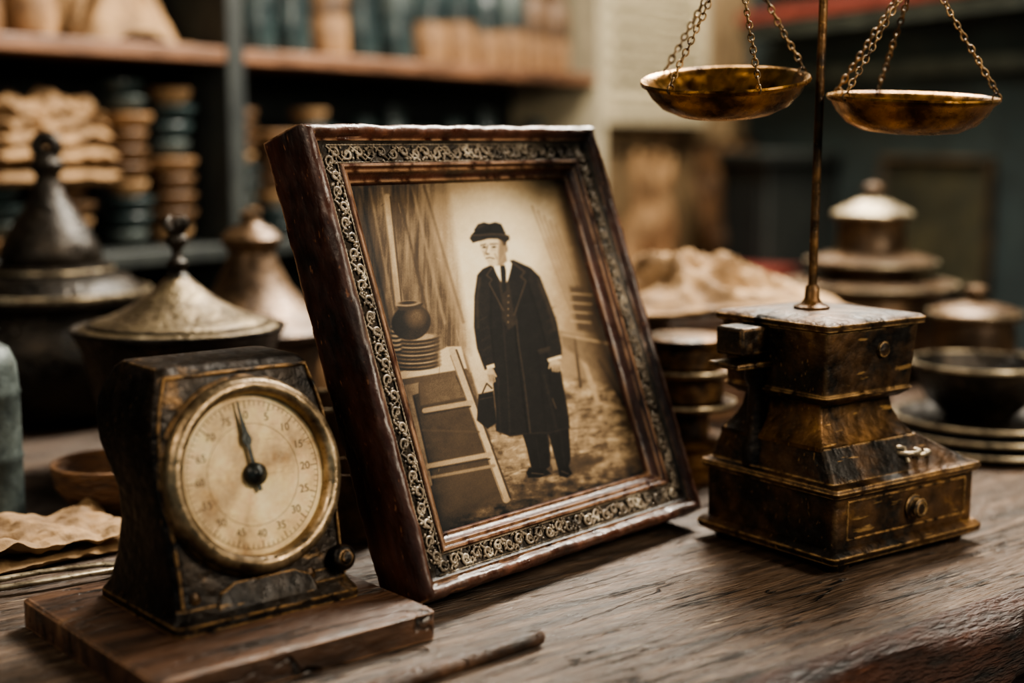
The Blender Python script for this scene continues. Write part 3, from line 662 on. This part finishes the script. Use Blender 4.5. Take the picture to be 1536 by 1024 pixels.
e=pot('tiered_stacked_pot',.455,1.80,[(0,0),(.07,0),(.085,.03),(.09,.07),(.085,.098),(.10,.106),(.108,.112),(.106,.117),(.08,.122),(.055,.124),(.055,.13),(.075,.134),(.082,.140),(.080,.146),(.06,.152),(.048,.154),(.044,.16),(.042,.19),(.044,.195),(.050,.198),(.050,.203),(.034,.212),(.016,.22),(.008,.224),(.008,.228),(.013,.232),(.012,.238),(0,.243)],M['copper'])
tube('rim',circ(.107,.115),.0025,M['rim'],e,closed=True,seg=6)
tube('rim_upper',circ(.0815,.143),.002,M['rim'],e,closed=True,seg=6)
lathe('cap',[(.0505,.2015),(.050,.2045),(.034,.2132),(.016,.2212),(.0085,.2245)],M['rim'],e)
e=empty('plate_stack',(.462,1.36,T))
for i,(r,z) in enumerate(((.108,0),(.098,.010),(.088,.020))):
    lathe(f'plate_{i+1}',[(0,z),(r*.6,z),(r*.85,z+.003),(r,z+.009),(r,z+.0105),(r*.84,z+.006),(r*.6,z+.003),(0,z+.003)],M['potblack'],e,seg=72)
    tube(f'plate_rim_{i+1}',circ(r,z+.010,72),.0018,M['rim'],e,closed=True,seg=6)
e=empty('black_bowl',(.458,1.375,T+.0235))
lathe('body',[(0,0),(.03,0),(.033,.004),(.05,.02),(.062,.042),(.068,.056),(.0655,.057),(.058,.042),(.045,.02),(0,.008)],M['potblack'],e,seg=72)
tube('rim',circ(.067,.0565,72),.002,M['rim'],e,closed=True,seg=6)
e=pot('small_lidded_pot',.535,1.63,[(0,0),(.04,0),(.044,.02),(.047,.07),(.044,.088),(.052,.091),(.054,.096),(.052,.1),(.035,.106),(.015,.11),(.008,.113),(.008,.117),(.013,.121),(.012,.127),(0,.131)],M['copper'])
tube('rim',circ(.053,.098,50),.002,M['rim'],e,closed=True,seg=6)
e=pot('round_metal_canister',.372,1.545,[(0,0),(.042,0),(.044,.003),(.044,.07),(.046,.073),(.046,.08),(.04,.084),(.012,.088),(.01,.094),(0,.096)],M['potblack'])
tube('rim',circ(.046,.079,50),.0018,M['rim'],e,closed=True,seg=6)

# ---------------------------------------------------------------- SHELF UNIT on left wall
su=empty('wooden_shelf_unit',(OL[0],OL[1],0),AL)
S0,S1,SD=-1.1,1.30,.22
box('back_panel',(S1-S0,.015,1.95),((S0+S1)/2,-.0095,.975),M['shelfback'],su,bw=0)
lv=[.12,.42,.66,T+.147,T+.425,T+.76]
for i,z in enumerate(lv):
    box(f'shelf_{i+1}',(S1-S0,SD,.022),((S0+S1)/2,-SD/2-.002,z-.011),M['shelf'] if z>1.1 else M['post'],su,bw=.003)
for i,x in enumerate((S0,-.42,.30,S1)):
    box(f'post_{i+1}',(.034,SD+.004,1.95),(x,-SD/2-.004,.975),M['post'] if i<3 else M['pale'],su,bw=.003)
def shelfgroup(name): return empty(name,(OL[0],OL[1],0),AL)
g=shelfgroup('shelf_jars')
def jar(g,i,s,z,r,hh,mats,y=-.12,split=5):
    lathe(f'jar_{i}',[(0,0),(r*.9,0),(r,.006),(r,hh*.3),(r*.98,hh*.34),(r,hh*.40),(r,hh*.68),(r*.8,hh*.8),(r*.62,hh*.86),(r*.66,hh*.9),(r*.66,hh*.97),(0,hh)],None,g,loc=(s,y,z),mats=mats,split=[split],seg=28)
xs=[.40,.475,.56,.64,.73,.82,.905,.985,1.06,1.14,1.215]
for i,s in enumerate(xs):
    r=.033+.004*((i*7)%3)/2; hh=(.175,.19,.16,.2,.18)[i%5]*(.9 if i>7 else 1)
    jar(g,i,s,T+.4255,r,hh,[M['jartan'] if i in (2,5,6,7,8,9,10) else M['jardark'],M['bowlbrown'] if i in (2,9,10) else M['jardark'] if i%4 else M['tin']],y=-.16)
for i,s in enumerate((-.36,-.27,-.18)):
    jar(g,20+i,s,T+.4255,.034,.2,[M['bowlbrown'],M['jardark']],y=-.16)
g=shelfgroup('stoneware_pots')
jar(g,0,-.08,T+.4255,.035,.15,[M['bowlbrown'],M['jardark']],y=-.16)
jar(g,1,.0,T+.4255,.036,.18,[M['jartan'],M['sack']],y=-.16)
g2=heap('burlap_sack',0,0,0,.19,.16,.15,M['sack'],AL,7,fr=1.1)
a=math.radians(AL); sx_,sy_=.155,-.12
g2.location=(OL[0]+sx_*math.cos(a)-sy_*math.sin(a),OL[1]+sx_*math.sin(a)+sy_*math.cos(a),T+.4258)
g=shelfgroup('stacked_bowls')
def bowlstack(g,i,s,z,r,n,mats,y=-.15,dz=.019):
    for k in range(n):
        rr=r*(1+.10*math.sin(k*2.3+i)); zz=z+k*dz
        lathe(f'bowl_{i}_{k}',[(0,0),(rr*.5,0),(rr*.62,.004),(rr*.95,dz*.6),(rr,dz*.9),(rr*.96,dz*.98),(rr*.5,dz*.7),(0,dz*.65)],mats[(k*3+i)%len(mats)],g,loc=(s+.004*math.sin(k*5+i),y,zz),seg=28)
mm=[M['bowlbrown'],M['jartan'],M['jardark'],M['bowlbrown'],M['tin'],M['sack'],M['bowlbrown'],M['jardark']]
i=0
for s,n,r in ((-.36,10,.034),(-.285,9,.032),(-.21,10,.033),(-.13,8,.034),(.155,10,.034),(.235,9,.036),(.365,9,.034),(.445,7,.036),(.53,8,.034)):
    bowlstack(g,i,s,T+.1475,r,n,mm,dz=.0215+.0015*(i%3)); i+=1
for s,n,r in ((-.055,4,.036),(.045,4,.040)):
    bowlstack(g,i,s,T+.1475,r,n,mm,dz=.022); i+=1
g=shelfgroup('dark_bottles')
for i,s in enumerate((.61,.69,.77,.85,.94,1.04,1.13,1.21)):
    jar(g,i,s,T+.1475,.034,.17+.02*(i%3),[M['bowlbrown'] if i%3==0 else M['jardark'],M['jardark']])
def wl(s,y):
    a=math.radians(AL); return (OL[0]+s*math.cos(a)-y*math.sin(a),OL[1]+s*math.sin(a)+y*math.cos(a))
p=wl(.005,-.15)
sheet('folded_sacks',p[0],p[1],.237,.19,.13,.095,M['sack'],AL,5,layers=5,amp=.022)
g=shelfgroup('storage_pots')
for i,s in enumerate((-.33,-.2,-.07,.06,.2,.42,.56,.7,.86,1.02,1.17)):
    jar(g,i,s,.6605,.045,.19,[M['bowlbrown'] if i%3 else M['jartan'],M['bowlbrown']],y=-.15)

# ---------------------------------------------------------------- door, shutter, hanging sacks at far corner
dr=empty('door_1',(OL[0],OL[1],0),AL)
box('door_leaf',(.86,.03,2.0),(1.93,-.0165,1.0),M['door'],dr,bw=.003)
for k in range(6): box(f'plank_{k+1}',(.135,.012,1.98),(1.57+k*.144,-.0375,1.0),M['door'],dr,bw=.003)
for nme,sz,lc in (('jamb_left',(.07,.06,2.05),(1.465,-.031,1.025)),('jamb_right',(.07,.06,2.05),(2.40,-.031,1.025)),('lintel',(1.0,.06,.07),(1.93,-.031,2.085))): box(nme,sz,lc,M['pale'],dr,bw=.004)
sh=empty('louvered_shutter',(OL[0],OL[1],0),AL)
x0,x1,z0,z1=1.54,2.04,T+.33,T+1.05; yo=-.062
for n_,sz,lc in (('stile_1',(.045,.03,z1-z0),(x0+.022,yo-.002,(z0+z1)/2)),('stile_2',(.045,.03,z1-z0),(x1-.022,yo-.002,(z0+z1)/2)),('rail_bottom',(x1-x0,.03,.06),((x0+x1)/2,yo-.0022,z0+.03)),('rail_top',(x1-x0,.03,.05),((x0+x1)/2,yo-.0022,z1-.025))):
    box(n_,sz,lc,M['pale'],sh)
for k in range(16):
    box(f'slat_{k+1}',(x1-x0-.09,.034,.006),((x0+x1)/2,yo,z0+.08+k*.04),M['pale'],sh,rot=(math.radians(50),0,0),bw=.001)
def drape(name,s0,s1,z0,z1,m,seed,amp=.025):
    e=empty(name,(OL[0],OL[1],0),AL);n=70;V=[];F=[]
    for i in range(n+1):
        for j in range(n+1):
            u_=i/n;v_=j/n
            f=math.sin(u_*22+seed+1.5*noise.noise(Vector((u_*3,v_*2,seed))))
            wdt=.75+.25*math.cos(v_*3+seed)
            V.append((s0+(s1-s0)*(.5+(u_-.5)*wdt),-.115+amp*f*(1.1-v_)+.02*noise.noise(Vector((u_*5,v_*5,seed))),z0+(z1-z0)*v_+.012*math.sin(u_*9+seed)*(1-v_)))
    for i in range(n):
        for j in range(n):
            a_=i*(n+1)+j;F.append((a_,a_+n+1,a_+n+2,a_+1))
    o=mesh('cloth',V,F,m,e,angle=80); s=o.modifiers.new('s','SOLIDIFY'); s.thickness=.003
    tube('hook_bar',[(s0,-.115,z1),(s1,-.115,z1)],.006,M['iron'],e)
    for k,xx in enumerate((s0+.02,s1-.02)): tube(f'bracket_{k+1}',[(xx,-.115,z1),(xx,-.044,z1)],.005,M['iron'],e)
drape('hanging_sack',1.53,1.86,T-.08,T+.27,M['sack'],1)
drape('hanging_apron',1.90,2.26,T-.02,T+.29,M['bowlbrown'],4)
rb=empty('red_chest',(OL[0],OL[1],0),AL)
box('chest',(.42,.2,T-.03),(1.74,-.26,(T-.03)/2),M['red'],rb,bw=.01); box('chest_lid',(.44,.22,.03),(1.74,-.26,T-.015),M['red'],rb,bw=.006)

# ---------------------------------------------------------------- right wall fittings
wr=empty('wall_shelf',(OR[0],OR[1],0),AR)
box('shelf_board',(2.0,.12,.03),(1.2,-.062,T+.56),M['tin'],wr); 
box('red_edge_strip',(2.0,.008,.028),(1.2,-.127,T+.595),M['red'],wr,bw=.001)
box('ledge_back',(2.0,.12,.006),(1.2,-.062,T+.606),M['post'],wr,bw=0)
box('rail_upper',(2.0,.04,.05),(1.2,-.022,T+.72),M['tin'],wr); box('rail_lower',(2.0,.03,.03),(1.2,-.017,T+.45),M['tin'],wr)
dp=empty('dim_framed_painting',(OR[0],OR[1],T+.115),AR)
fr=sweep_frame('frame',[(0,0),(0,-.02),(.008,-.024),(.016,-.018),(.018,-.008),(.018,0)],.36,.29,M['picframe'],dp); fr.location=(.64,-.001,-.145)
box('canvas',(.34,.006,.27),(.82,-.008,0),M['canvas'],dp,bw=0)
cb=empty('dark_cabinet',(OR[0],OR[1],0),AR)
box('carcass',(.40,.2,T+.24),(.26,-.102,(T+.24)/2),M['post'],cb,bw=.006); box('cornice',(.43,.22,.03),(.26,-.112,T+.254),M['post'],cb,bw=.006)
for k in range(2):
    box(f'door_panel_{k+1}',(.17,.01,.7),(.165+k*.19,-.205,.62),M['shelfback'],cb,bw=.003)

# ---------------------------------------------------------------- LIGHTS
def area(name,loc,target,size,energy,col,sy=None):
    l=bpy.data.lights.new(name,'AREA'); l.energy=energy; l.color=col; l.size=size
    if sy: l.shape='RECTANGLE'; l.size_y=sy
    o=bpy.data.objects.new(name,l); COL.objects.link(o); o.location=loc
    o.rotation_euler=(Vector(target)-Vector(loc)).to_track_quat('-Z','Y').to_euler(); return o
area('skylight_lamp',(.50,1.9,T+1.35),(.1,1.0,T),.6,100,(1,.92,.79))
area('right_front_fill',(.95,.30,T+.80),(.10,1.0,T+.15),.4,18.5,(1,.86,.67))  # unseen warm fill added at right front to light the print and right faces
area('soft_fill',(-.7,.2,T+.9),(-.15,.9,T+.1),.4,5.5,(1,.82,.62))  # weak front-left fill, added out of view; stands for no real fixture
area('shelf_fill',(.1,1.6,T+1.5),(-.3,2.5,T+.3),.5,6.5,(1,.90,.76))  # added fill that lifts the shelves; no fixture hangs here
area('door_fill',(.55,3.0,T+1.4),(.35,3.5,T+.4),.4,38,(1,.90,.73))  # unseen fill added to brighten the closed door and hanging cloths
w=bpy.data.worlds.new('world'); sc.world=w; w.use_nodes=True
w.node_tree.nodes['Background'].inputs[0].default_value=(.185,.26,.28,1); w.node_tree.nodes['Background'].inputs[1].default_value=.75
try: sc.view_settings.look='AgX - Medium High Contrast'
except Exception: pass

# ---------------------------------------------------------------- CAMERA
cam=bpy.data.cameras.new('camera'); co=bpy.data.objects.new('camera',cam); COL.objects.link(co)
co.location=(0,0,T+.295); co.rotation_euler=(math.radians(90-8.06),0,0)
cam.lens=50; cam.sensor_width=36; cam.clip_start=.02
cam.dof.use_dof=True; cam.dof.focus_distance=.93; cam.dof.aperture_fstop=2.6
sc.camera=co
